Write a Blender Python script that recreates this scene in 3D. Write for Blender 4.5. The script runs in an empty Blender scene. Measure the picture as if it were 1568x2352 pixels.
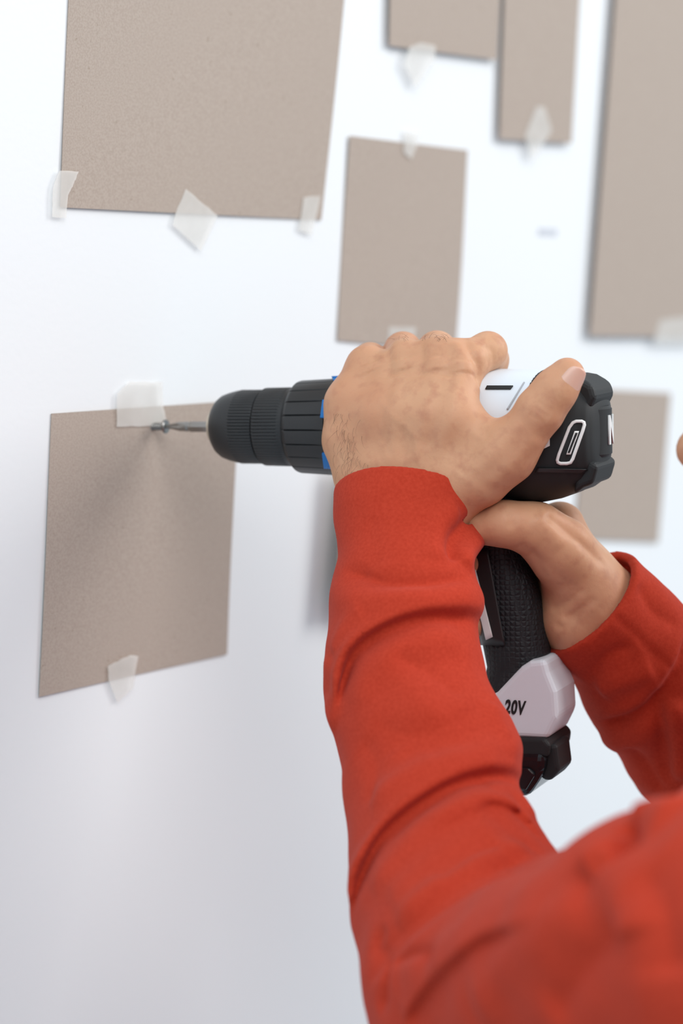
import bpy, bmesh, math, random
import numpy as np
from mathutils import Vector, Matrix
random.seed(4); np.random.seed(4)
sc = bpy.context.scene
sc.view_settings.view_transform = 'Standard'
sc.view_settings.look = 'None'

# ------------------------------------------------------------------ frame
F_PX = 5000.0
yaw = math.radians(34); pitch = math.radians(7.9); roll = math.radians(3.4)
Fh = Vector((math.cos(yaw), math.sin(yaw), 0)); R0 = Vector((math.sin(yaw), -math.cos(yaw), 0)); Zw = Vector((0, 0, 1))
FW = (Fh*math.cos(pitch) - Zw*math.sin(pitch)).normalized()
U0 = R0.cross(FW)
RT = R0*math.cos(roll) + U0*math.sin(roll)
UP = -R0*math.sin(roll) + U0*math.cos(roll)
def ray(px, py): return FW + RT*((px-784)/F_PX) - UP*((py-1176)/F_PX)
TIP = Vector((0, 0, 1.60))            # where the screw enters the wall (wall plane y=0)
CAM = TIP - ray(345, 980)*1.2665
def P(px, py, d): return CAM + ray(px, py)*d
def Wp(px, py, off=0.0):               # sight onto the wall plane
    r = ray(px, py); t = (-off - CAM.y)/r.y
    return CAM + r*t

cam_d = bpy.data.cameras.new('camera'); cam = bpy.data.objects.new('camera', cam_d); sc.collection.objects.link(cam)
m = Matrix((( RT.x, UP.x, -FW.x, CAM.x), (RT.y, UP.y, -FW.y, CAM.y), (RT.z, UP.z, -FW.z, CAM.z), (0,0,0,1)))
cam.matrix_world = m
cam_d.sensor_fit = 'VERTICAL'; cam_d.sensor_height = 36; cam_d.lens = F_PX/2352*36
cam_d.dof.use_dof = True; cam_d.dof.focus_distance = 1.155; cam_d.dof.aperture_fstop = 4.0
cam_d.clip_start = 0.02
sc.camera = cam

# ------------------------------------------------------------------ materials
def srgb(r, g, b):
    f = lambda c: ((c/255)/12.92 if c/255 <= .04045 else ((c/255+.055)/1.055)**2.4)
    return (f(r), f(g), f(b), 1)
def mat(name, col, rough=.5, metal=0, spec=.5, noise=None, bump=None, sss=0, alpha=1, coat=0, sheen=0, noise2=None):
    M = bpy.data.materials.new(name); M.use_nodes = True; nt = M.node_tree; b = nt.nodes['Principled BSDF']
    b.inputs['Base Color'].default_value = col; b.inputs['Roughness'].default_value = rough
    b.inputs['Metallic'].default_value = metal; b.inputs['Specular IOR Level'].default_value = spec
    b.inputs['Alpha'].default_value = alpha; b.inputs['Coat Weight'].default_value = coat
    if sheen: b.inputs['Sheen Weight'].default_value = sheen; b.inputs['Sheen Roughness'].default_value = .5
    if sss:
        b.inputs['Subsurface Weight'].default_value = sss; b.inputs['Subsurface Radius'].default_value = (1, .35, .2)
        b.inputs['Subsurface Scale'].default_value = .004
    tc = nt.nodes.new('ShaderNodeTexCoord')
    last = None
    for ns in (noise, noise2):
        if not ns: continue
        col2, scale, lo, hi = ns
        n = nt.nodes.new('ShaderNodeTexNoise'); n.inputs['Scale'].default_value = scale; n.inputs['Detail'].default_value = 4
        r = nt.nodes.new('ShaderNodeMapRange'); r.inputs['From Min'].default_value = lo; r.inputs['From Max'].default_value = hi
        mx = nt.nodes.new('ShaderNodeMix'); mx.data_type = 'RGBA'
        mx.inputs['A'].default_value = col; mx.inputs['B'].default_value = col2
        if last: nt.links.new(last, mx.inputs['A'])
        nt.links.new(tc.outputs['Object'], n.inputs['Vector']); nt.links.new(n.outputs['Fac'], r.inputs['Value'])
        nt.links.new(r.outputs['Result'], mx.inputs['Factor']); last = mx.outputs['Result']; nt.links.new(last, b.inputs['Base Color'])
    if bump:
        kind, scale, strength, dist = bump
        if kind == 'vor':
            n = nt.nodes.new('ShaderNodeTexVoronoi'); n.inputs['Scale'].default_value = scale; n.feature = 'DISTANCE_TO_EDGE'; o = n.outputs['Distance']
            n.inputs['Randomness'].default_value = .25
        else:
            n = nt.nodes.new('ShaderNodeTexNoise'); n.inputs['Scale'].default_value = scale; n.inputs['Detail'].default_value = 5; o = n.outputs['Fac']
        bp = nt.nodes.new('ShaderNodeBump'); bp.inputs['Strength'].default_value = strength; bp.inputs['Distance'].default_value = dist
        nt.links.new(tc.outputs['Object'], n.inputs['Vector']); nt.links.new(o, bp.inputs['Height']); nt.links.new(bp.outputs['Normal'], b.inputs['Normal'])
    return M
M_wall = mat('wall_paint', srgb(238,240,242), .65, spec=.25, bump=('noise', 260, .12, .001))
M_floor = mat('floor_laminate', srgb(186,196,204), .5, noise=(srgb(172,182,192), 6, .3, .7))
M_card = mat('greyboard', srgb(182,168,157), .9, spec=.12, noise=(srgb(173,158,147), 900, .4, .62), noise2=(srgb(158,143,129), 330, .67, .78))
M_tape = mat('masking_tape', srgb(244,241,236), .6, spec=.3, alpha=.55, noise=(srgb(232,228,222), 60, .3, .7), bump=('noise', 120, .3, .001))
M_red = mat('red_jersey', srgb(188,64,44), .95, spec=.08, noise=(srgb(176,56,37), 600, .3, .7), bump=('noise', 1500, .3, .0004), sheen=.05)
M_skin = mat('skin', srgb(206,158,124), .5, spec=.3, noise=(srgb(197,142,110), 26, .35, .75), noise2=(srgb(186,132,104), 150, .5, .85), bump=('noise', 480, .25, .0005), sss=.15)
M_nail = mat('nail', srgb(222,178,160), .3, spec=.5, sss=.1)
M_hair = mat('hair', srgb(35,26,22), .6)
M_armhair = mat('arm_hair', srgb(84,60,45), .6)
M_eye = mat('eye', srgb(235,232,228), .2)
M_iris = mat('iris', srgb(50,32,22), .2)
M_blk = mat('black_plastic', srgb(34,36,38), .42, spec=.5, bump=('noise', 900, .08, .0003))
M_gls = mat('black_gloss_plastic', srgb(22,24,28), .2, spec=.5)
M_rub = mat('black_rubber', srgb(28,30,32), .6, spec=.4)
M_grip = mat('grip_rubber', srgb(30,33,37), .6, spec=.35, bump=('vor', 360, 1.0, .0014))
M_wht = mat('white_plastic', srgb(222,230,238), .45, spec=.25)
M_gry = mat('grey_plastic', srgb(170,174,180), .45)
M_lab = mat('label_white', srgb(235,238,238), .4)
M_blue = mat('blue_plastic', srgb(0,120,200), .4)
M_steel = mat('steel', srgb(150,148,145), .28, metal=1)
M_brass = mat('collar_metal', srgb(205,195,178), .4, metal=.6)
M_jean = mat('denim', srgb(50,60,85), .9)
M_shoe = mat('shoe_leather', srgb(45,40,38), .6)
M_smudge = mat('pencil_smudge', srgb(205,208,216), .8)

# ------------------------------------------------------------------ helpers
def link(o, parent=None):
    sc.collection.objects.link(o)
    if parent: o.parent = parent
    return o
def empty(name, loc=(0,0,0)):
    e = bpy.data.objects.new(name, None); e.empty_display_size = .05; e.location = loc; return link(e)
def mesh_obj(name, V, Fc, mt, parent=None, smooth=True):
    me = bpy.data.meshes.new(name); me.from_pydata([tuple(v) for v in V], [], [tuple(f) for f in Fc]); me.update()
    for x in (mt if isinstance(mt, list) else [mt]): me.materials.append(x)
    if smooth: me.polygons.foreach_set('use_smooth', [True]*len(me.polygons))
    o = bpy.data.objects.new(name, me); link(o, parent); return o
def recalc(o):
    bm = bmesh.new(); bm.from_mesh(o.data); bmesh.ops.recalc_face_normals(bm, faces=bm.faces); bm.to_mesh(o.data); bm.free()
def box(name, c, s, mt, parent=None, bev=0):
    bm = bmesh.new(); bmesh.ops.create_cube(bm, size=1)
    bmesh.ops.scale(bm, vec=s, verts=bm.verts); bmesh.ops.translate(bm, vec=c, verts=bm.verts)
    me = bpy.data.meshes.new(name); bm.to_mesh(me); bm.free(); me.materials.append(mt)
    o = bpy.data.objects.new(name, me); link(o, parent)
    if bev:
        b = o.modifiers.new('b', 'BEVEL'); b.width = bev; b.segments = 3
    return o

# ------------------------------------------------------------------ room
wall = box('wall_front', (1.0, .06, 1.35), (5.0, .12, 2.7), M_wall)
box('floor', (1.0, -1.9, -.05), (5.0, 4.0, .1), M_floor)
box('baseboard_front', (1.0, -.009, .05), (5.0, .018, .10), M_wht, bev=.003)

def sheet(name, c4, off, th, curl=0.0, mt=M_card, n=24, parent=None):
    c = [Wp(x, y, off) for x, y in c4]
    V = []; Fc = []
    for j in range(n+1):
        for i in range(n+1):
            u, v = i/n, j/n
            p = (c[0]*(1-u)+c[1]*u)*(1-v) + (c[3]*(1-u)+c[2]*u)*v
            p = p + Vector((0, -1, 0))*curl*(.5+.5*math.sin(3.1*u+4.3*v+c4[0][0]))
            V.append(p)
    for j in range(n):
        for i in range(n):
            a = j*(n+1)+i; Fc.append((a, a+n+1, a+n+2, a+1))
    o = mesh_obj(name, V, Fc, mt, parent, smooth=False)
    s = o.modifiers.new('s', 'SOLIDIFY'); s.thickness = th; s.offset = 0
    return o
sheet('cardboard_sheet', [(172,-330),(822,-350),(736,505),(136,476)], .0006, .0005, .0012)
sheet('cardboard_sheet', [(118,950),(545,920),(520,1503),(88,1600)], .0006, .0005, .0010)
sheet('cardboard_sheet', [(800,312),(1073,345),(1044,805),(773,782)], .0006, .0005, .0012)
sheet('cardboard_sheet', [(900,-260),(1160,-240),(1140,138),(894,105)], .004, .0006)
sheet('cardboard_sheet', [(1166,-260),(1345,-255),(1312,329),(1147,320)], .0045, .0006)
sheet('cardboard_sheet', [(1438,-330),(1760,-320),(1700,775),(1354,772)], .006, .0006)
sheet('cardboard_sheet', [(1350,893),(1540,903),(1511,1246),(1318,1238)], .0015, .0006)
sheet('cardboard_sheet', [(795,1060),(1010,1058),(985,1390),(768,1410)], .015, .001)
def tape(pts, off=.0024):
    q = [Wp(x, y, off) for x, y in pts]
    out = []; N = len(q)
    for i in range(N):      # torn edges
        a, b = q[i], q[(i+1) % N]
        for k in range(7):
            t = k/7; p = a.lerp(b, t)
            if 0 < k: p = p + Vector((random.uniform(-1,1), 0, random.uniform(-1,1)))*.0003
            out.append(p)
    bm = bmesh.new(); vs = [bm.verts.new(p) for p in out]; f = bm.faces.new(vs)
    bmesh.ops.triangulate(bm, faces=[f], ngon_method='EAR_CLIP')
    me = bpy.data.meshes.new('masking_tape'); bm.to_mesh(me); bm.free(); me.materials.append(M_tape)
    o = bpy.data.objects.new('masking_tape', me); link(o)
tape([(137,392),(181,394),(168,425),(155,450),(152,501),(120,498),(122,430)])
tape([(426,434),(500,495),(462,576),(397,518),(405,485)])
tape([(697,453),(736,450),(716,540),(686,528)])
tape([(940,108),(965,98),(1000,104),(998,140),(955,203),(928,150)], .005)
tape([(1232,245),(1250,246),(1266,300),(1222,372),(1205,312)], .0055)
tape([(929,298),(968,308),(945,365),(927,350)])
tape([(893,750),(955,752),(948,790),(890,786)])
tape([(269,905),(298,877),(372,878),(374,930),(385,978),(268,980)])
tape([(248,1530),(300,1504),(318,1508),(310,1550),(305,1582),(270,1613),(250,1565)])
tape([(1515,735),(1600,725),(1600,790),(1500,790)], .0066)
sheet('pencil_smudge', [(1238,524),(1280,526),(1278,542),(1236,540)], .0004, .0002, mt=M_smudge, n=2, parent=wall)

# ------------------------------------------------------------------ cordless drill
O = P(500, 980, 1.25); B = P(1405, 982, 1.16)
ax = (B-O).normalized(); az = (Zw - ax*Zw.dot(ax)).normalized(); ay = az.cross(ax)
drill = empty('cordless_drill')
drill.matrix_world = Matrix(((ax.x, ay.x, az.x, O.x), (ax.y, ay.y, az.y, O.y), (ax.z, ay.z, az.z, O.z), (0,0,0,1)))
def D(px, py, y=0.0):   # -> drill-local (x,z) on the plane at lateral distance y
    r = ray(px, py); c = CAM - O
    t = (y - c.dot(ay))/r.dot(ay); p = c + r*t
    return p.dot(ax), p.dot(az)
def revolve(name, prof, mt, seg=96, ribs=None, parent=drill, cx=0, cz=0):
    V = []; Fc = []
    for i, (x, r) in enumerate(prof):
        for k in range(seg):
            a = 2*math.pi*k/seg; rr = r
            if ribs and ribs[0] <= x <= ribs[1] and (k % ribs[2]) == 0: rr = r*ribs[3]
            V.append((x, rr*math.cos(a)+cx, rr*math.sin(a)+cz))
    n = len(prof)
    for i in range(n-1):
        for k in range(seg):
            a = i*seg+k; b = i*seg+(k+1) % seg; Fc.append((a, b, b+seg, a+seg))
    Fc.append(tuple(range(seg))[::-1]); Fc.append(tuple(range((n-1)*seg, n*seg)))
    o = mesh_obj(name, V, Fc, mt, parent); recalc(o)
    e = o.modifiers.new('e', 'EDGE_SPLIT'); e.split_angle = math.radians(35)
    return o
X = lambda px: D(px, 980)[0]
def rad(px, top, bot): return (D(px, top)[1]-D(px, bot)[1])/2
r1 = rad(600, 894, 1064); r2 = rad(640, 890, 1069); r3 = rad(715, 875, 1088)
revolve('chuck_nose', [(X(489),.0078),(X(490),.0096),(X(500),.0104),(X(508),.0104)], M_brass)
revolve('chuck_front_sleeve', [(X(500),.0108),(X(502),.0140),(X(508),.0162),(X(518),.0182),(X(532),r1*.925),(X(548),r1*.975),(X(556),r1*.99),(X(558),r1),(X(605),r1*1.0),(X(608),r1*.985)], M_blk, 288, (X(557), X(606), 4, .975))
revolve('chuck_gap', [(X(606),r1*.95),(X(614),r1*.95)], M_rub)
revolve('chuck_rear_sleeve', [(X(612),r2*.975),(X(614),r2),(X(667),r2*1.01),(X(672),r2*.985),(X(682),r2*.985)], M_blk, 288, (X(613), X(668), 4, .975))
revolve('torque_collar', [(X(678),r2*.97),(X(682),r2*1.02),(X(692),r3*.985),(X(697),r3),(X(760),r3*1.03),(X(785),r3*1.05),(X(788),r3*.95)], M_blk, 320, (X(691), X(761), 16, .965))
def yc(R): return lambda x, z: -math.sqrt(max(1e-8, R*R-min(z*z, R*R*.985)))

# bit and screw
revolve('bit_shank', [(X(434),.0024),(X(440),.0034),(X(490),.0034),(X(494),.003)], M_steel, 6)
V = []; Fc = []; ns = 40; sg = 24
for i in range(ns+1):
    t = i/ns; x = X(380)+(X(438)-X(380))*t
    for k in range(sg):
        a = 2*math.pi*k/sg; gr = .45*(1-min(1, max(0, (t-.45)/.4)))
        fl = 1-gr*(1-abs(math.cos(2*a)))
        r = .0008+.0021*min(1, t*1.9) if t < .9 else .0027
        r *= fl
        V.append((x, r*math.cos(a+.5), r*math.sin(a+.5)))
for i in range(ns):
    for k in range(sg):
        a = i*sg+k; b = i*sg+(k+1) % sg; Fc.append((a, b, b+sg, a+sg))
mesh_obj('bit_tip', V, Fc, M_steel, drill)
scr = empty('screw'); scr.matrix_world = drill.matrix_world.copy()
def thread(parent):
    V = []; Fc = []; n = 220; turns = 6; xa, xb = X(342), X(372)
    for i in range(n+1):
        t = i/n; a = t*turns*2*math.pi; x = xa+(xb-xa)*t; ro = .0008+.0016*min(1, t*2.5+.3); ri = ro*.55
        for dx, r in ((-.0007, ri), (0, ro), (.0007, ri)):
            V.append((x+dx, r*math.cos(a), r*math.sin(a)))
    for i in range(n):
        for k in range(2):
            a = i*3+k; Fc.append((a, a+1, a+4, a+3))
    mesh_obj('screw_thread', V, Fc, M_steel, parent)
thread(scr)
revolve('screw_core', [(X(338),.0002),(X(350),.0012),(X(374),.0014),(X(378),.0040),(X(381),.0042),(X(383),.0038)], M_steel, 32, parent=scr)

# main housing
SEC = [(790,868,1086,.0245),(830,860,1092,.027),(900,850,1108,.029),(1000,848,1125,.030),(1100,847,1138,.0305),(1180,848,1150,.031),(1240,849,1152,.031),
       (1290,852,1142,.0305),(1330,860,1128,.0295),(1355,870,1115,.027),(1372,885,1100,.0235),(1383,905,1080,.0185),(1390,935,1050,.011),(1392,960,1015,.004)]
SX = []
for px, t, b, w in SEC:
    x, zt = D(px, t); _, zb = D(px, b); SX.append((x, zt, zb, w))
SX = np.array(SX)
def sec(x):
    return [np.interp(x, SX[:,0], SX[:,k]) for k in (1,2,3)]
EXP = 2.6
def body_y(x, z):
    zt, zb, w = sec(x); zc = (zt+zb)/2; h = (zt-zb)/2
    q = min(.999, abs((z-zc)/h)); return -w*(1-q**EXP)**(1/EXP)
nx = 210; sg = 200; V = []; Fc = []
wl = D(1190, 966, -.031)[1]; xa_, za_ = D(1243, 850, -.008); xb_, zb_ = D(1182, 968, -.031)
def is_white(x, z):
    return z > wl and x < xb_+(xa_-xb_)*(z-zb_)/(za_-zb_)
xs = np.linspace(SX[0,0], SX[-1,0], nx)
for x in xs:
    zt, zb, w = sec(x); zc = (zt+zb)/2; h = (zt-zb)/2
    for k in range(sg):
        a = 2*math.pi*k/sg; c, s = math.cos(a), math.sin(a)
        y = w*math.copysign(abs(c)**(2/EXP), c); z = zc+h*math.copysign(abs(s)**(2/EXP), s)
        if not is_white(x, z): y *= 1.025; z = zc+(z-zc)*1.008
        V.append((x, y, z))
MI = []
for i in range(nx-1):
    for k in range(sg):
        a = i*sg+k; b = i*sg+(k+1) % sg; Fc.append((a, a+sg, b+sg, b))
        cc = [(V[a][j]+V[b+sg][j])/2 for j in range(3)]
        MI.append(1 if is_white(cc[0], cc[2]) else 0)
Fc.append(tuple(range(sg))); MI.append(0); Fc.append(tuple(range((nx-1)*sg, nx*sg))[::-1]); MI.append(0)
bo = mesh_obj('motor_housing', V, Fc, [M_rub, M_wht], drill); bo.data.polygons.foreach_set('material_index', MI); recalc(bo)

def drape(name, q, mt, yfun, off=.0007, n=14, th=.0006):
    V = []; Fc = []
    for j in range(n+1):
        for i in range(n+1):
            u, v = i/n, j/n
            px = (q[0][0]*(1-u)+q[1][0]*u)*(1-v)+(q[3][0]*(1-u)+q[2][0]*u)*v
            py = (q[0][1]*(1-u)+q[1][1]*u)*(1-v)+(q[3][1]*(1-u)+q[2][1]*u)*v
            y = -.025
            for _ in range(6):
                x, z = D(px, py, y); y = yfun(x, z)-off
            V.append((x, y, z))
    for j in range(n):
        for i in range(n):
            a = j*(n+1)+i; Fc.append((a, a+1, a+n+2, a+n+1))
    o = mesh_obj(name, V, Fc, mt, drill); s = o.modifiers.new('s', 'SOLIDIFY'); s.thickness = th; s.offset = 0
    return o
drape('torque_ring_tab_a', [(741,920),(775,914),(775,962),(736,960)], M_blue, yc(r3*1.05), .0008, th=.0016)
drape('torque_ring_tab_b', [(740,1040),(775,1038),(775,1076),(744,1074)], M_blue, yc(r3*1.05), .0008, th=.0016)
drape('torque_ring_tab_c', [(762,864),(790,862),(790,873),(765,874)], M_blue, yc(r3*1.05), .0006, th=.0012)
by = lambda x, z: body_y(x, z)*1.025
drape('vent_slot', [(1118,886),(1178,886),(1172,894),(1114,894)], M_rub, body_y)
drape('panel_line', [(1202,878),(1205,878),(1166,942),(1163,940)], M_gry, body_y, .0003)
# rounded slot rim of the rear side vent: closed outline draped on the housing
def rim(pts, wd, mt, off=.0009):
    n = len(pts); c = (sum(p[0] for p in pts)/n, sum(p[1] for p in pts)/n)
    inn = []
    for i in range(n):
        a, b, d = pts[i-1], pts[i], pts[(i+1) % n]
        e1 = Vector((b[0]-a[0], b[1]-a[1])).normalized(); e2 = Vector((d[0]-b[0], d[1]-b[1])).normalized()
        nn = (Vector((-e1.y, e1.x))+Vector((-e2.y, e2.x))).normalized()
        if nn.dot(Vector((c[0]-b[0], c[1]-b[1]))) < 0: nn = -nn
        inn.append((b[0]+nn.x*wd, b[1]+nn.y*wd))
    V = []
    for px, py in pts+inn:
        y = -.025
        for _ in range(6):
            x, z = D(px, py, y); y = by(x, z)-off
        V.append((x, y, z))
    Fc = [(i, (i+1) % n, n+(i+1) % n, n+i) for i in range(n)]
    o = mesh_obj('vent_rim', V, Fc, mt, drill); s = o.modifiers.new('s', 'SOLIDIFY'); s.thickness = .0007; s.offset = 0
rim([(1313,968),(1322,964),(1336,964),(1343,968),(1345,976),(1341,990),(1318,1055),(1312,1065),(1302,1068),(1286,1068),(1278,1064),(1276,1056),(1280,1042),(1304,980)], 7, M_lab)
drape('vent_bar_a', [(1319,990),(1329,990),(1310,1044),(1300,1044)], M_lab, by, .0009)
drape('vent_bar_b', [(1321,994),(1326,994),(1308,1040),(1303,1040)], M_rub, by, .0013)
drape('side_mark', [(1240,1030),(1262,1006),(1262,1024),(1250,1030)], M_lab, by, .0009)
drape('housing_rib', [(1232,1075),(1350,1078),(1340,1086),(1228,1084)], M_blk, by, .0012)
def prism(name, pts, y0, y1, mt, bev=.002, yref=None):
    yr = y0 if yref is None else yref
    q = [D(px, py, yr) for px, py in pts]; n = len(q)
    V = [(x, y0, z) for x, z in q]+[(x, y1, z) for x, z in q]
    Fc = [tuple(range(n)), tuple(range(2*n-1, n-1, -1))]+[(i, (i+1)%n, n+(i+1)%n, n+i) for i in range(n)]
    o = mesh_obj(name, V, Fc, mt, drill, smooth=False); recalc(o)
    b = o.modifiers.new('b', 'BEVEL'); b.width = bev; b.segments = 3; b.limit_method = 'ANGLE'; b.angle_limit = math.radians(25)
    return o
prism('bumper_top', [(1318,856),(1352,862),(1383,880),(1392,908),(1376,938),(1340,932),(1318,900)], -.020, .018, M_rub, .003, 0)
prism('bumper_bottom', [(1340,1128),(1345,1062),(1378,1050),(1396,1062),(1384,1104),(1362,1112)], -.020, .018, M_rub, .003, 0)
Rp = .021; xp = D(1402, 985)[0]-Rp; zt_ = D(1402, 932)[1]; zb_2 = D(1402, 1048)[1]
V = []; Fc = []; n = 40
for k in range(n+1):
    ph = math.radians(-75+150*k/n)
    for z, rr in ((zb_2, .93), (zb_2+.0015, 1), (zt_-.0015, 1), (zt_, .93)):
        V.append((xp+Rp*rr*math.cos(ph), Rp*rr*math.sin(ph), z))
for k in range(n):
    for j in range(3):
        a = k*4+j; Fc.append((a, a+4, a+5, a+1))
Fc.append(tuple(k*4 for k in range(n+1))); Fc.append(tuple(k*4+3 for k in range(n+1))[::-1])
bp_ = mesh_obj('back_pad', V, Fc, M_rub, drill, smooth=False); recalc(bp_)
tx = bpy.data.curves.new('tmp_txt', 'FONT'); tx.body = 'NELT'; tx.size = .021; tx.extrude = .0004; tx.offset = .0007; tx.align_x = 'LEFT'; tx.align_y = 'CENTER'
to = bpy.data.objects.new('tmp_txt', tx); link(to)
bpy.context.view_layer.update(); dg = bpy.context.evaluated_depsgraph_get()
me = bpy.data.meshes.new_from_object(to.evaluated_get(dg)); me.name = 'back_lettering'
bpy.data.objects.remove(to)
zc_ = (zt_+zb_2)/2
for v in me.vertices:
    ph = math.radians(-12)+v.co.x*.62/Rp; r = Rp+.0004+v.co.z
    v.co = (xp+r*math.cos(ph), r*math.sin(ph), zc_+v.co.y)
me.materials.clear(); me.materials.append(M_lab)
link(bpy.data.objects.new('back_lettering', me), drill)

# handle
HS = [(1120,1010,1250,.021),(1165,1040,1225,.0195),(1210,1060,1205,.0175),(1260,1072,1200,.0165),(1330,1082,1228,.0165),(1400,1098,1246,.0165),(1470,1112,1258,.0168),(1530,1125,1262,.018),(1580,1110,1275,.020)]
HH = []
for py, l, r, w in HS:
    a = D(l, py); b = D(r, py); HH.append(((a[0]+b[0])/2, (a[1]+b[1])/2, (b[0]-a[0])/2, w))
HH = np.array(HH)[::-1]
zs = np.linspace(HH[0,1], HH[-1,1], 90)
def hsec(z): return [np.interp(z, HH[:,1], HH[:,k]) for k in (0,2,3)]
def hand_y(x, z):
    cx, hx, w = hsec(z); q = min(.999, abs((x-cx)/hx)); return -w*(1-q**2.4)**(1/2.4)
V = []; Fc = []; sg = 72
for z in zs:
    cx, hx, w = hsec(z)
    for k in range(sg):
        a = 2*math.pi*k/sg; c, s = math.cos(a), math.sin(a)
        V.append((cx+hx*math.copysign(abs(c)**(2/2.4), c), w*math.copysign(abs(s)**(2/2.4), s), z))
for i in range(len(zs)-1):
    for k in range(sg):
        a = i*sg+k; b = i*sg+(k+1) % sg; Fc.append((a, b, b+sg, a+sg))
ho = mesh_obj('handle_grip', V, Fc, M_grip, drill); recalc(ho)
drape('handle_panel', [(1062,1262),(1120,1262),(1160,1482),(1098,1482)], M_blk, hand_y, .0012)
drape('handle_stripe', [(1072,1290),(1086,1286),(1131,1463),(1116,1470)], M_lab, hand_y, .0022)
prism('trigger', [(1040,1190),(1068,1185),(1082,1290),(1052,1300),(1030,1250)], -.007, .007, M_blk, .002, 0)
# battery base + battery
prism('handle_foot', [(1195,1532),(1215,1519),(1250,1515),(1258,1545),(1276,1590),(1280,1650),(1256,1699),(1205,1696),(965,1690),(950,1650),(985,1606),(1135,1594)], -.021, .016, M_wht, .003)
prism('battery_top', [(960,1690),(1250,1697),(1262,1712),(1258,1740),(950,1735)], -.024, .018, M_rub, .002)
prism('battery_body', [(945,1725),(1250,1732),(1250,1770),(1232,1800),(1210,1832),(1180,1832),(935,1822)], -.026, .018, M_gls, .004)
prism('battery_face', [(1100,1760),(1212,1764),(1228,1780),(1205,1818),(1100,1816)], -.0285, -.024, M_gls, .0015)
prism('battery_latch', [(1262,1662),(1284,1660),(1290,1684),(1284,1738),(1262,1740)], .010, .022, M_rub, .0025)
prism('battery_rail', [(1236,1712),(1276,1708),(1284,1770),(1262,1796),(1240,1790)], -.020, .006, M_rub, .0025)
tx = bpy.data.curves.new('voltage_label', 'FONT'); tx.body = '20V'; tx.size = .0104; tx.shear = .2; tx.offset = .00035; tx.extrude = .0003; tx.space_character = 1.12
to = bpy.data.objects.new('voltage_label', tx); link(to, drill); tx.materials.append(M_rub)
x_, z_ = D(1158, 1637, -.021)
to.matrix_local = Matrix(((.62,0,0,x_),(0,0,-1,-.0214),(-.04,1,0,z_),(0,0,0,1)))

# ------------------------------------------------------------------ implicit surface tools (millimetres, world axes)
def vmm(v): return np.array(v)*1000.0
def mm(px, py, d): return vmm(P(px, py, d))
def cone(p, a, b, ra, rb):
    ab = b-a; t = np.clip(((p-a)@ab)/max(1e-9, ab@ab), 0, 1)
    return np.linalg.norm(p-a-t[:,None]*ab, axis=1)-(ra+(rb-ra)*t)
def smin(a, b, k):
    h = np.maximum(k-np.abs(a-b), 0)/k; return np.minimum(a, b)-h*h*k*.25
def smax(a, b, k): return -smin(-a, -b, k)
def chain(p, pts, k):
    d = None
    for (a, ra), (b, rb) in zip(pts[:-1], pts[1:]):
        e = cone(p, a, b, ra, rb); d = e if d is None else smin(d, e, k)
    return d
def ellip(p, c, r):
    q = p-c
    k0 = np.linalg.norm(q/r, axis=1); k1 = np.linalg.norm(q/(r*r), axis=1)
    return k0*(k0-1)/np.maximum(k1, 1e-9)
UPn = np.array(UP)
def folds(p, FL, dbase, lim=7.5):
    # displacement depends on the distance measured ALONG the surface, so creases keep their full depth.
    # a 4th entry marks an overlapping fold: cloth on its upper side stands proud of the cloth below it.
    out = np.zeros(len(p))
    for F in FL:
        pts, amp, w = F[:3]; step = len(F) > 3
        n = len(pts)-1
        lo = pts.min(0)-3.5*w-6; hi = pts.max(0)+3.5*w+6
        idx = np.where(np.all((p > lo) & (p < hi), axis=1))[0]
        if len(idx) == 0: continue
        q = p[idx]; best = np.full(len(q), 1e9); s = np.zeros(len(q)); side = np.zeros(len(q))
        for i in range(n):
            a, b = pts[i], pts[i+1]; ab = b-a; t = np.clip(((q-a)@ab)/max(1e-9, ab@ab), 0, 1)
            v = q-a-t[:,None]*ab
            d = np.linalg.norm(v, axis=1); mk = d < best
            best[mk] = d[mk]; s[mk] = (i+t[mk])/n
            if step:
                # sideways direction of the fold line within the cloth
                sd = UPn+np.array(RT)*F[3]; sd = sd-ab*(sd@ab)/max(1e-9, ab@ab); sd /= np.linalg.norm(sd)
                side[mk] = (v@sd)[mk]
        far = best > 34
        best = np.sqrt(np.maximum(best**2-dbase[idx]**2*.9, 0))
        tp = np.clip(np.minimum(s, 1-s)*5+.1, 0, 1); tp = tp*tp*(3-2*tp)
        if step: prof = np.tanh(side/1.7)*np.exp(-best/w)*np.exp(-(best/(3*w))**2)
        elif amp < 0 and w > 3.4: prof = np.exp(-np.sqrt(best**2+.8)/(w*.85))*np.exp(-(best/(3*w))**2)*1.25
        else: prof = np.exp(-(best/w)**2)
        prof[far] = 0
        out[idx] += amp*tp*prof
    neg = out < 0
    out[neg] = -lim*np.tanh(-out[neg]/lim)
    return np.minimum(out, 10)
def surf(px, py, f, d0=.7, d1=1.5):
    r = np.array(ray(px, py)); c = np.array(CAM)*1000; t = d0*1000
    for _ in range(90):
        p = c+r*t; d = f(p[None])[0]
        if d < .2: return p
        t += max(d*.8, .3)
        if t > d1*1000: break
    ts = np.linspace(d0, d1, 200)*1000; pp = c+r[None]*ts[:,None]; return pp[np.argmin(f(pp))]
def smooth_poly(pts, n=5):
    pts = [np.array(q, float) for q in pts]; out = []
    for i in range(len(pts)-1):
        p0 = pts[max(i-1,0)]; p1 = pts[i]; p2 = pts[i+1]; p3 = pts[min(i+2,len(pts)-1)]
        for k in range(n):
            t = k/n; out.append(.5*((2*p1)+(-p0+p2)*t+(2*p0-5*p1+4*p2-p3)*t*t+(-p0+3*p1-3*p2+p3)*t**3))
    out.append(pts[-1]); return out
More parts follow.
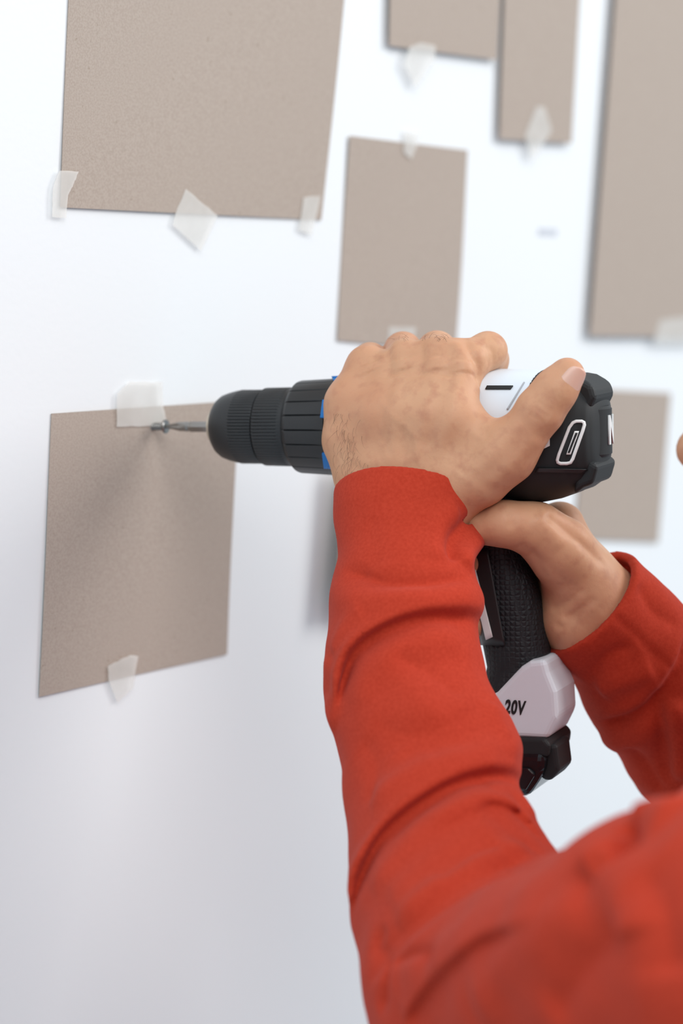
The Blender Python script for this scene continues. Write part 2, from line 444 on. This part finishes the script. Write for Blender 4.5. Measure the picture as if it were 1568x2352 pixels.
def F2(f, pxs, amp, w): return (np.array([surf(x, y, f) for x, y in smooth_poly(pxs, 3)]), amp, w)
def F3(f, pxs, amp, w, lean=0.0): return (np.array([surf(x, y, f) for x, y in smooth_poly(pxs, 4)]), amp, w, lean)

def isosurface(name, f, lo, hi, h, mt, parent=None, margin=14):
    Bk = 6; lo = np.array(lo, float); hi = np.array(hi, float)
    nb = np.ceil((hi-lo)/(h*Bk)).astype(int)
    cs = [lo[k]+(np.arange(nb[k])+.5)*h*Bk for k in range(3)]
    G = np.stack(np.meshgrid(*cs, indexing='ij'), -1).reshape(-1, 3)
    dc_ = f(G).reshape(nb); act = np.abs(dc_) < h*Bk*.87+margin
    up = lambda A: A.repeat(Bk,0).repeat(Bk,1).repeat(Bk,2)
    V = up(dc_).astype(np.float64); A = up(act)
    V[~A] = np.where(V[~A] > 0, 50., -50.)
    idx = np.argwhere(A); pts = lo+idx*h; vals = np.empty(len(pts))
    for s in range(0, len(pts), 400000): vals[s:s+400000] = f(pts[s:s+400000])
    V[A] = vals
    V[0]=V[-1]=50; V[:,0]=V[:,-1]=50; V[:,:,0]=V[:,:,-1]=50
    S = V < 0
    nc = np.array(V.shape)-1
    cor = [(i,j,k) for i in (0,1) for j in (0,1) for k in (0,1)]
    sl = lambda M, c: M[c[0]:c[0]+nc[0], c[1]:c[1]+nc[1], c[2]:c[2]+nc[2]]
    cnt = np.zeros(nc, int)
    for c in cor: cnt += sl(S, c)
    am = (cnt > 0) & (cnt < 8); ci = np.argwhere(am); N = len(ci)
    vid = np.full(nc, -1); vid[am] = np.arange(N)
    acc = np.zeros((N, 3)); w = np.zeros(N)
    for c in cor:
        for axx in range(3):
            if c[axx]: continue
            c2 = list(c); c2[axx] = 1
            v0 = V[ci[:,0]+c[0], ci[:,1]+c[1], ci[:,2]+c[2]]; v1 = V[ci[:,0]+c2[0], ci[:,1]+c2[1], ci[:,2]+c2[2]]
            mk = (v0 < 0) != (v1 < 0); t = np.where(mk, v0/np.where(mk, v0-v1, 1), 0)
            q = np.tile(np.array(c, float), (N, 1)); q[:, axx] += t
            acc[mk] += q[mk]; w[mk] += 1
    VV = (lo+(ci+acc/w[:,None])*h)/1000.0
    FF = []
    for axx in range(3):
        o1, o2 = [(1,2),(2,0),(0,1)][axx]
        a = [slice(None)]*3; b = [slice(None)]*3; a[axx] = slice(0,-1); b[axx] = slice(1,None)
        s0 = S[tuple(a)]; s1 = S[tuple(b)]; e = np.argwhere(s0 != s1)
        e = e[(e[:,o1] > 0) & (e[:,o2] > 0) & (e[:,o1] < nc[o1]) & (e[:,o2] < nc[o2])]
        def g(d1, d2):
            q = e.copy(); q[:,o1] -= d1; q[:,o2] -= d2; return vid[q[:,0], q[:,1], q[:,2]]
        quad = np.stack([g(1,1), g(0,1), g(0,0), g(1,0)], 1)
        ins = s0[e[:,0], e[:,1], e[:,2]]
        quad[~ins] = quad[~ins][:, ::-1]; FF.append(quad)
    FF = np.concatenate(FF); FF = FF[(FF >= 0).all(1)]
    me = bpy.data.meshes.new(name)
    me.vertices.add(len(VV)); me.vertices.foreach_set('co', VV.ravel())
    me.loops.add(len(FF)*4); me.loops.foreach_set('vertex_index', FF.ravel().astype(np.int32))
    me.polygons.add(len(FF)); me.polygons.foreach_set('loop_start', np.arange(0, len(FF)*4, 4, dtype=np.int32))
    me.polygons.foreach_set('loop_total', np.full(len(FF), 4, dtype=np.int32))
    me.polygons.foreach_set('use_smooth', np.ones(len(FF), dtype=bool))
    me.update(calc_edges=True); me.validate(); me.materials.append(mt)
    o = bpy.data.objects.new(name, me); link(o, parent)
    sm = o.modifiers.new('relax', 'SMOOTH'); sm.factor = .5; sm.iterations = 2
    print(name, len(VV)); return o
def bbox(pts, pad):
    A = np.array([q for q, _ in pts]); return A.min(0)-pad, A.max(0)+pad

person = empty('person')
def dc(px): return 1.25-.09*(px-500)/905
# ------------------------------------------------------------------ left hand (over the motor housing)
def H(px, py, off, r): return (mm(px, py, dc(px)+off/1000), r)
Lh = {
 'pinkyM': [H(862,1105,-36,17), H(812,1010,-36,16), H(812,930,-34,15), H(846,845,-24,12)],
 'ringM':  [H(900,1110,-40,17), H(880,960,-43,14.5), H(925,835,-27,12.8)],
 'midM':   [H(950,1115,-41,17), H(960,960,-45,15), H(1003,832,-29,13.2)],
 'idxM':   [H(995,1120,-40,17), H(1030,970,-44,14.5), H(1058,838,-30,12.5)],
 'pinky':  [H(846,845,-24,11.5), H(850,828,6,9.3), H(860,880,30,8.2), H(868,940,34,7)],
 'ring':   [H(925,835,-27,12), H(925,806,10,10), H(930,870,36,9), H(935,950,38,7.8)],
 'mid':    [H(1003,832,-29,12.5), H(1003,805,10,10.2), H(1010,870,38,9.2), H(1015,955,40,8)],
 'idx':    [H(1058,838,-30,12.2), H(1120,806,-12,9.8), H(1128,826,18,9), H(1126,900,38,8)],
 'web':    [H(1050,960,-42,11), H(1135,1018,-42,8.5)],
 'heel':   [H(850,1100,-36,18), H(872,1180,-38,18)],
 'wrist':  [H(930,1110,-38,21), H(935,1200,-40,24)],
 'wrist2': [H(1000,1130,-37,19), H(980,1200,-40,20)],
 'thumb':  [H(1018,1135,-38,17.5), H(1100,1088,-40,16.5), H(1163,1042,-43,14.2)],
 'thumb2': [H(1163,1042,-43,14.2), H(1205,992,-45,11.6), H(1240,943,-46,12.0), H(1275,896,-45,10.8), H(1302,862,-43,9.2)],
}
def base_L(p):
    d = None
    for k in ('pinkyM','ringM','midM','idxM','heel','wrist','wrist2','thumb'):
        e = chain(p, Lh[k], 6); d = e if d is None else smin(d, e, 11)
    d = smin(d, chain(p, Lh['web'], 3), 12)
    d = smin(d, chain(p, Lh['thumb2'], 5), 9)
    fg = None
    for k in ('pinky','ring','mid','idx'):
        e = chain(p, Lh[k], 4); fg = e if fg is None else smin(fg, e, 1.5)
    return smin(d, fg, 5)
FLh = [F2(base_L, [(885,785),(890,830),(893,870)], -2.6, 5), F2(base_L, [(965,780),(966,825),(962,870)], -2.2, 5), F2(base_L, [(1032,785),(1034,830),(1028,870)], -1.8, 5),
       F2(base_L, [(848,835),(852,855)], 1.4, 8), F2(base_L, [(925,822),(925,850)], 1.3, 8), F2(base_L, [(1000,818),(1000,850)], 1.3, 8), F2(base_L, [(1058,825),(1060,855)], 1.2, 8),
       F2(base_L, [(925,850),(900,950),(905,1060)], .8, 3.6), F2(base_L, [(1003,850),(975,950),(950,1070)], .8, 3.6), F2(base_L, [(1060,850),(1040,930),(1000,1060)], .8, 3.6),
       F2(base_L, [(890,900),(870,980),(880,1060)], -.7, 7), F2(base_L, [(955,900),(930,980),(925,1060)], -.7, 7), F2(base_L, [(1020,900),(1000,960),(975,1040)], -.7, 7),
       F2(base_L, [(860,900),(890,950),(870,1010),(900,1070)], .4, 1.9), F2(base_L, [(890,950),(950,1000),(960,1080)], .4, 1.8),
       F2(base_L, [(1240,1000),(1180,1060),(1120,1120)], .8, 5), F2(base_L, [(1200,960),(1150,1030),(1080,1090)], .8, 4),
       F2(base_L, [(1222,935),(1245,948),(1262,962)], -.55, 1.6), F2(base_L, [(1230,922),(1252,936),(1270,950)], -.45, 1.5), F2(base_L, [(1214,950),(1236,962),(1252,975)], -.4, 1.5),
       F2(base_L, [(1112,792),(1122,812),(1122,840)], -.6, 1.6), F2(base_L, [(1120,792),(1131,812),(1131,840)], -.5, 1.5),
       F2(base_L, [(1068,772),(1088,812),(1104,850),(1100,885)], -3.6, 4.2),
       F2(base_L, [(1110,905),(1095,960),(1125,1015)], -1.0, 6),
       F2(base_L, [(790,1060),(850,1085),(930,1095)], -.6, 2.5), F2(base_L, [(1100,1000),(1075,1050),(1050,1090)], -.8, 5)]
def fL(p):
    d = base_L(p); return d-folds(p, FLh, d)
lo, hi = bbox(sum(Lh.values(), []), 26)
isosurface('left_hand', fL, lo, hi, .95, M_skin, person, 5)

def nail(name, a, b, r, nrm, t0, t1, halfw, rb, lift=.35):
    a = np.array(a); b = np.array(b); axn = (b-a)/np.linalg.norm(b-a); nrm = nrm-axn*(nrm@axn); nrm /= np.linalg.norm(nrm); sd = np.cross(axn, nrm)
    V = []; Fc = []; n = 14
    for j in range(n+1):
        v = j/n
        for i in range(n+1):
            u = 2*i/n-1
            wd = halfw*(1-.25*(2*v-1)**4); th = u*wd
            tt = t0+(t1-t0)*(v + (-.12*u*u if v > .5 else .12*u*u)*abs(2*v-1))
            rr = r+(rb-r)*v+lift-.3*abs(u)**4
            V.append((a+axn*tt+rr*(math.cos(th)*nrm+math.sin(th)*sd))/1000)
    for j in range(n):
        for i in range(n):
            q = j*(n+1)+i; Fc.append((q, q+1, q+n+2, q+n+1))
    o = mesh_obj(name, V, Fc, M_nail, person); recalc(o); s = o.modifiers.new('s', 'SOLIDIFY'); s.thickness = .0006; s.offset = 0
ta, tb = H(1275,896,-45,11)[0], H(1305,858,-43,9)[0]
nrmT = np.array(RT)*.86+np.array(UP)*.52-np.array(FW)*.75
nail('left_thumb_nail', ta, tb, 10.6, nrmT, 2, 17, .72, 8.2, .4)

cu = bpy.data.curves.new('left_hand_hair', 'CURVE'); cu.dimensions = '3D'; cu.bevel_depth = .00006; cu.bevel_resolution = 0
def add_hair(px, py, dx, dy, ln):
    a = surf(px, py, base_L)
    e = .5; g = np.array([base_L((a+np.eye(3)[k]*e)[None])[0]-base_L((a-np.eye(3)[k]*e)[None])[0] for k in range(3)]); g /= np.linalg.norm(g)
    dr = np.array(RT)*dx-np.array(UP)*dy; dr -= g*(dr@g); dr /= np.linalg.norm(dr)
    sp = cu.splines.new('POLY'); sp.points.add(4)
    for k in range(5):
        t = k/4; q = (a+dr*ln*t+g*(ln*.35*math.sin(t*2.2)+.1)+np.random.randn(3)*.1)/1000
        sp.points[k].co = (*q, 1); sp.points[k].radius = 1-.7*t
for _ in range(70):
    py = random.uniform(950, 1085); add_hair(random.gauss(795, 20)+(py-1000)*.12, py, -.2+random.gauss(.5,.4), .9, random.uniform(5, 9))
for _ in range(22): add_hair(random.uniform(905,1035), random.uniform(776,786), random.gauss(0,.7), -1, random.uniform(3, 6))
ho = bpy.data.objects.new('left_hand_hair', cu); link(ho, person); cu.materials.append(M_armhair)

# ------------------------------------------------------------------ right hand (on the grip)
Q = lambda px, py, d, r: (mm(px, py, d), r)
Rh = {
 'thumb':  [Q(1330,1325,1.185,20), Q(1285,1262,1.172,17), Q(1232,1218,1.165,13.5)],
 'thumb2': [Q(1232,1218,1.165,13.5), Q(1190,1207,1.160,11.5), Q(1155,1203,1.158,11.5), Q(1105,1212,1.160,9.5)],
 'palm1':  [Q(1375,1400,1.20,23), Q(1325,1320,1.20,19), Q(1285,1210,1.205,13.5)],
 'palm2':  [Q(1365,1410,1.205,23), Q(1320,1360,1.215,18), Q(1295,1262,1.223,13.5)],
 'palm3':  [Q(1350,1425,1.205,22), Q(1315,1400,1.215,17), Q(1300,1320,1.228,12.5)],
 'palm4':  [Q(1345,1440,1.20,22), Q(1305,1430,1.205,16), Q(1300,1375,1.222,12)],
 'heel':   [Q(1345,1390,1.19,22), Q(1318,1420,1.19,18)],
 'wrist':  [Q(1365,1395,1.20,25), Q(1480,1500,1.215,25)],
 'idx':    [Q(1285,1210,1.205,12.5), Q(1190,1222,1.222,9.8), Q(1105,1228,1.21,8.8), Q(1052,1232,1.19,8)],
 'mid':    [Q(1295,1262,1.223,12.5), Q(1185,1275,1.232,10), Q(1105,1285,1.215,9), Q(1085,1290,1.186,8)],
 'ring':   [Q(1300,1320,1.228,12), Q(1195,1340,1.234,9.8), Q(1115,1350,1.218,8.8), Q(1095,1352,1.188,7.8)],
 'pinky':  [Q(1300,1375,1.222,11), Q(1205,1400,1.230,8.8), Q(1130,1415,1.220,8), Q(1100,1432,1.192,7.2)],
}
def base_R(p):
    d = None
    for k in ('palm1','palm2','palm3','palm4','heel','wrist','thumb'):
        e = chain(p, Rh[k], 6); d = e if d is None else smin(d, e, 9)
    d = smin(d, chain(p, Rh['thumb2'], 5), 8)
    fg = None
    for k in ('idx','mid','ring','pinky'):
        e = chain(p, Rh[k], 4); fg = e if fg is None else smin(fg, e, 1.2)
    return smin(d, fg, 4)
FRh = [F2(base_R, [(1165,1165),(1172,1190),(1168,1215)], -.6, 1.6), F2(base_R, [(1178,1165),(1184,1190),(1180,1215)], -.5, 1.5), F2(base_R, [(1290,1420),(1320,1410),(1370,1370)], -1.0, 2.2),
       F2(base_R, [(1262,1400),(1300,1385),(1340,1350)], -.9, 2.0), F2(base_R, [(1225,1185),(1262,1215),(1290,1260)], .9, 5),
       F2(base_R, [(1270,1430),(1295,1440),(1330,1410)], -.7, 1.8), F2(base_R, [(1210,1270),(1260,1300),(1330,1370)], -.8, 5),
       F2(base_R, [(1250,1180),(1285,1205),(1345,1255),(1395,1300)], -2.4, 4), F2(base_R, [(1190,1248),(1225,1275),(1250,1330)], -.8, 3)]
def fR(p):
    d = base_R(p); return d-folds(p, FRh, d)
lo, hi = bbox(sum(Rh.values(), []), 26)
isosurface('right_hand', fR, lo, hi, 1.1, M_skin, person, 5)

# ------------------------------------------------------------------ sleeves
SL = [Q(941,1060,1.180,39.5), Q(938,1150,1.171,38.6), Q(935,1215,1.163,36.0), Q(930,1288,1.152,33.0), Q(930,1375,1.142,37.5), Q(925,1500,1.128,38.5), Q(940,1620,1.115,39.5),
      Q(984,1730,1.10,43), Q(994,1840,1.085,42), Q(1020,1950,1.065,45), Q(1055,2080,1.045,51), Q(1105,2220,1.01,54), Q(1163,2330,.99,58)]
UA = [Q(1163,2330,.99,58), Q(1350,2285,.92,57), Q(1560,2230,.87,63.5), Q(1780,2230,.83,73)]
cutA = mm(935,1143,1.168); cutN = (mm(938,1060,1.180)-mm(935,1230,1.160)); cutN /= np.linalg.norm(cutN)
cutN = cutN + np.array(RT)*.12; cutN /= np.linalg.norm(cutN)
inner = [Q(941,1040,1.182,37.2), Q(938,1190,1.167,35.2)]
def base_SL(p):
    d = chain(p, SL, 8); d = smin(d, chain(p, UA, 12), 16); return d
s2 = lambda pts, a, w: F2(base_SL, pts, a, w)
st = lambda pts, a, w, lean=0.0: F3(base_SL, pts, a, w, lean)
FS = [
 s2([(783,1305),(880,1336),(980,1342),(1075,1325)], -4.5, 4.5),
 s2([(1112,1185),(1075,1205),(1045,1232),(1040,1262),(1052,1290)], -7.0, 4.2), s2([(1118,1210),(1098,1240),(1075,1270),(1062,1300)], 4.5, 6),
 s2([(1060,1170),(1020,1190),(1000,1240),(1005,1290)], 2.2, 8), s2([(860,1180),(850,1240),(870,1300)], -.8, 8),
 s2([(753,1362),(850,1382),(960,1366),(1060,1366),(1112,1390)], 3.6, 8),
 # overlapping rolls (upper cloth hangs over the lower)
 st([(1122,1422),(1050,1405),(960,1410),(880,1438),(815,1484),(785,1545),(770,1640)], 5.6, 9.0, -.6),
 s2([(1090,1422),(1010,1416),(940,1424),(870,1452),(815,1494)], -2.6, 3.8),
 s2([(1085,1470),(990,1466),(905,1496),(845,1550),(822,1630)], 2.0, 8),
 s2([(840,1400),(790,1440),(765,1500)], 1.8, 6),
 s2([(760,1500),(752,1600),(775,1670)], 2.6, 8),
 s2([(860,1520),(930,1570),(990,1640),(1070,1680)], 1.8, 9), s2([(900,1500),(990,1545),(1070,1600)], -1.8, 7),
 s2([(850,1650),(950,1690),(1060,1650),(1130,1600)], -1.6, 9),
 s2([(830,1700),(860,1760),(850,1850)], -1.6, 7), s2([(900,1720),(930,1760),(1000,1740)], 1.2, 8),
 s2([(1210,1708),(1150,1720),(1080,1740),(990,1768),(900,1812),(850,1850)], 4.0, 8),
 s2([(1160,1700),(1140,1650),(1130,1610)], 1.6, 7),
 st([(1212,1788),(1150,1770),(1080,1778),(1000,1812),(920,1868),(860,1932),(818,2020),(806,2110)], 5.4, 9.5, -.6),
 s2([(1165,1782),(1080,1788),(1005,1822),(930,1874),(872,1932)], -2.8, 3.8),
 s2([(1190,1850),(1120,1834),(1040,1860),(960,1915),(890,1990),(850,2060)], 2.6, 9),
 st([(1258,1950),(1195,1868),(1120,1840),(1050,1862),(985,1908)], 2.8, 7, .4),
 s2([(1228,1885),(1180,1812),(1120,1792)], 2.0, 6.5),
 s2([(1160,1900),(1060,1930),(960,2000),(890,2080)], 2.0, 11), s2([(1150,1945),(1090,1965),(1000,2030)], -2.2, 6),
 st([(1275,1992),(1190,1998),(1110,2028),(1030,2078),(950,2138),(890,2200),(845,2270)], -4.8, 11, -.6),
 s2([(1255,1990),(1190,1996),(1110,2026),(1030,2076),(950,2136),(890,2198),(850,2260)], -6.0, 4.4),
 s2([(1235,1955),(1150,1958),(1060,2000),(980,2058),(900,2130)], 4.4, 8),
 s2([(1270,2050),(1180,2076),(1090,2126),(1000,2196),(920,2262)], 3, 12),
 st([(1255,2105),(1120,2150),(1030,2220),(960,2300),(930,2352)], 3.2, 9, -.5),
 s2([(880,2120),(858,2170),(885,2210),(880,2270),(870,2330)], -5, 3.8), s2([(895,2210),(960,2190),(1010,2200)], -4.5, 3.8),
 s2([(1350,2060),(1250,2140),(1150,2230),(1090,2330)], 4, 13), s2([(1420,2120),(1330,2220),(1260,2340)], -5.0, 9),
 s2([(1345,2000),(1385,1965),(1425,1945)], 8.0, 10), s2([(1425,1965),(1442,1925),(1450,1890)], -8.0, 7), s2([(1455,1890),(1500,1872),(1560,1868)], 7, 11),
 s2([(1470,2000),(1520,2100),(1540,2250)], -5.5, 11), s2([(1400,1990),(1440,2060),(1450,2160)], 4, 12),
]
def wr(p):
    x, y, z = p[:,0], p[:,1], p[:,2]
    a = x+12*np.sin(z*.021+y*.03); b = z+14*np.sin(x*.026-y*.02)
    return .55*np.sin(a*.10+b*.05)*np.sin(b*.085)+.3*np.sin(a*.21-b*.17)*np.sin(b*.15+a*.06)
def fSL(p):
    d = base_SL(p)
    near = np.abs(d) < 24
    if near.any():
        q = p[near]; dd = d[near]; d[near] = dd-folds(q, FS, dd, 8.5)-wr(q)
    cut = (p-cutA)@cutN
    d = smax(d, cut, 2.0)
    cav = np.maximum(chain(p, inner, 4), -((p-(cutA-cutN*16))@cutN))
    return smax(d, -cav, 1.0)
lo, hi = bbox(SL+UA, 82)
isosurface('sweatshirt_left_sleeve', fSL, lo, hi, 1.4, M_red, person, 14)

LS = np.array(UA[-1][0]); RS = LS+np.array([340., 30., 0.])
SR = [Q(1318,1352,1.195,33.5), Q(1345,1380,1.2,33.5), Q(1425,1455,1.21,33), Q(1505,1560,1.23,41), Q(1620,1700,1.25,45)]
Eb = mm(1950,2080,1.33)
SR2 = [SR[-1], (Eb, 54)]; SR3 = [(Eb, 54), (RS, 72)]
cA = mm(1345,1380,1.2); cN = mm(1345,1380,1.2)-mm(1425,1455,1.21); cN /= np.linalg.norm(cN)
def base_SR(p):
    return chain(p, SR+SR2[1:]+SR3[1:], 12)
s3 = lambda pts, a, w: F2(base_SR, pts, a, w)
FR = [s3([(1385,1392),(1450,1450),(1510,1510),(1568,1560)], -1.2, 2.0),
      s3([(1345,1572),(1395,1510),(1455,1488)], -4, 4.8), s3([(1372,1590),(1440,1560),(1500,1530)], 4, 7),
      F3(base_SR, [(1372,1655),(1440,1640),(1500,1600),(1545,1530),(1575,1450)], 4.5, 9, -.6), s3([(1390,1662),(1445,1648),(1502,1608),(1548,1535)], -3, 3.8),
      s3([(1378,1705),(1440,1705),(1505,1665),(1555,1605)], 3, 8),
      s3([(1505,1580),(1520,1680),(1530,1800)], -8, 4.4), s3([(1545,1600),(1556,1700),(1565,1800)], 4.5, 8), s3([(1440,1710),(1480,1760),(1520,1820)], -3.5, 5),
      s3([(1470,1340),(1500,1400),(1560,1440)], -2.5, 5)]
innR = [Q(1290,1330,1.19,31), Q(1365,1400,1.203,31)]
def fSR(p):
    d = base_SR(p); near = np.abs(d) < 22
    if near.any():
        dd = d[near]; d[near] = dd-folds(p[near], FR, dd)-wr(p[near])
    d = smax(d, (p-cA)@cN, 2.0)
    cav = np.maximum(chain(p, innR, 4), -((p-(cA-cN*8))@cN))
    return smax(d, -cav, 1.0)
lo, hi = bbox(SR+SR2+SR3, 76)
isosurface('sweatshirt_right_sleeve', fSR, lo, hi, 1.8, M_red, person, 12)

# ------------------------------------------------------------------ torso, head, legs (mostly outside the frame)
mid = (LS+RS)/2
nose = mm(1548,1062,1.06)
hc = nose+np.array([15,-112,28])
hipc = mid+np.array([0,-70,-480])
def fT(p):
    d = cone(p, LS+np.array([10,0,0]), mid+np.array([0,-10,20]), 70, 85)
    d = smin(d, cone(p, RS-np.array([10,0,0]), mid+np.array([0,-10,20]), 70, 85), 30)
    for s in (-75, 75):
        d = smin(d, cone(p, mid+np.array([s,-10,-60]), hipc+np.array([s*.75,0,0]), 112, 105), 50)
    d -= 2.5*np.sin(p[:,2]*.03+p[:,0]*.02)
    return np.maximum(d, (hipc[2]-60)-p[:,2])
isosurface('sweatshirt_torso', fT, mid-np.array([330,260,600]), mid+np.array([330,240,140]), 6, M_red, person, 20)
def headf(p):
    q = p-hc
    d = ellip(q, np.array([0,-8,25]), np.array([76,94,92]))
    d = smin(d, ellip(q, np.array([0,22,-38]), np.array([55,62,68])), 25)
    d = smin(d, cone(q, np.array([0,88,10.]), np.array([0,107,-22.]), 8, 11), 12)
    for s in (-1, 1):
        d = smin(d, ellip(q, np.array([s*9,96,-27.]), np.array([8,9,7.])), 5)
        d = smin(d, cone(q, np.array([s*10,84,27.]), np.array([s*42,74,26.]), 7, 6), 10)
        d = smax(d, -ellip(q, np.array([s*31,90,8.]), np.array([17,14,11.])), 10)
        d = smin(d, ellip(q, np.array([s*77,-8,-5.]), np.array([7,17,31.])), 6)
    d = smin(d, ellip(q, np.array([0,82,-50.]), np.array([24,12,7.])), 6)
    d = smin(d, ellip(q, np.array([0,80,-60.]), np.array([21,12,7.])), 5)
    d = smin(d, ellip(q, np.array([0,68,-88.]), np.array([22,20,18.])), 16)
    return smin(d, cone(p, hc+np.array([0,-25,-60]), mid+np.array([0,-25,20]), 54, 60), 20)
isosurface('head', headf, hc-np.array([110,150,230]), hc+np.array([110,140,140]), 2.6, M_skin, person, 12)
def hairf(p):
    q = p-hc; d = ellip(q, np.array([0,-14,34]), np.array([83,100,92]))
    d += 1.5*np.sin(q[:,0]*.5)*np.sin(q[:,1]*.4)
    cutp = (q[:,1]*.75-q[:,2]*.66)-28
    return smax(smax(d, cutp, 6), -40-q[:,2], 6)
isosurface('hair', hairf, hc-np.array([110,140,90]), hc+np.array([110,120,150]), 3, M_hair, person, 12)
for s, nm in ((-1,'left'),(1,'right')):
    bm = bmesh.new(); bmesh.ops.create_uvsphere(bm, u_segments=24, v_segments=16, radius=.0125)
    me = bpy.data.meshes.new(nm+'_eye'); bm.to_mesh(me); bm.free(); me.materials.append(M_eye)
    e = bpy.data.objects.new(nm+'_eye', me); link(e, person); e.location = (hc+np.array([s*31,74,8]))/1000
    bm = bmesh.new(); bmesh.ops.create_uvsphere(bm, u_segments=24, v_segments=16, radius=.006)
    me = bpy.data.meshes.new(nm+'_iris'); bm.to_mesh(me); bm.free(); me.materials.append(M_iris)
    e = bpy.data.objects.new(nm+'_iris', me); link(e, person); e.location = (hc+np.array([s*31,82,7]))/1000
def legs(p):
    d = None
    for s in (-1, 1):
        hp = hipc+np.array([s*85,0,-40.]); kn = np.array([hp[0]+s*15, hp[1]+30, hp[2]*.52]); an = np.array([hp[0]+s*20, hp[1]-10, 95.])
        e = smin(cone(p, hp, kn, 98, 68), cone(p, kn, an, 66, 56), 20); d = e if d is None else smin(d, e, 20)
    return np.maximum(d, 55-p[:,2])
isosurface('trousers', legs, (hipc[0]-280, hipc[1]-200, 30), (hipc[0]+280, hipc[1]+200, hipc[2]+90), 9, M_jean, person, 20)
def shoes(p):
    d = None
    for s in (-1, 1):
        x = hipc[0]+s*105
        e = smin(cone(p, np.array([x,hipc[1]-40,48.]), np.array([x+s*8,hipc[1]+150,40.]), 46, 40), cone(p, np.array([x,hipc[1]-10,60.]), np.array([x,hipc[1]-10,110.]), 42, 42), 20)
        d = e if d is None else np.minimum(d, e)
    return np.maximum(d, 1-p[:,2])
isosurface('shoes', shoes, (hipc[0]-220, hipc[1]-140, -20), (hipc[0]+220, hipc[1]+240, 180), 6, M_shoe, person, 15)

# ------------------------------------------------------------------ light
w = bpy.data.worlds.new('world'); sc.world = w; w.use_nodes = True
bg = w.node_tree.nodes['Background']; bg.inputs['Color'].default_value = (.77, .90, 1.0, 1); bg.inputs['Strength'].default_value = .63
def area(name, loc, target, size, power, col):
    l = bpy.data.lights.new(name, 'AREA'); l.shape = 'RECTANGLE'; l.size = size[0]; l.size_y = size[1]; l.energy = power; l.color = col
    o = bpy.data.objects.new(name, l); link(o); o.location = loc
    o.rotation_euler = (Vector(target)-Vector(loc)).to_track_quat('-Z', 'Y').to_euler(); return o
area('window_light', (1.9, -2.0, 3.1), (0.2, 0, 1.6), (1.4, 1.6), 52, (1, .98, .95))
area('ceiling_light', (-.9, -1.3, 3.1), (0.1, 0, 1.8), (1.4, 1.4), 26, (1, .985, .97))
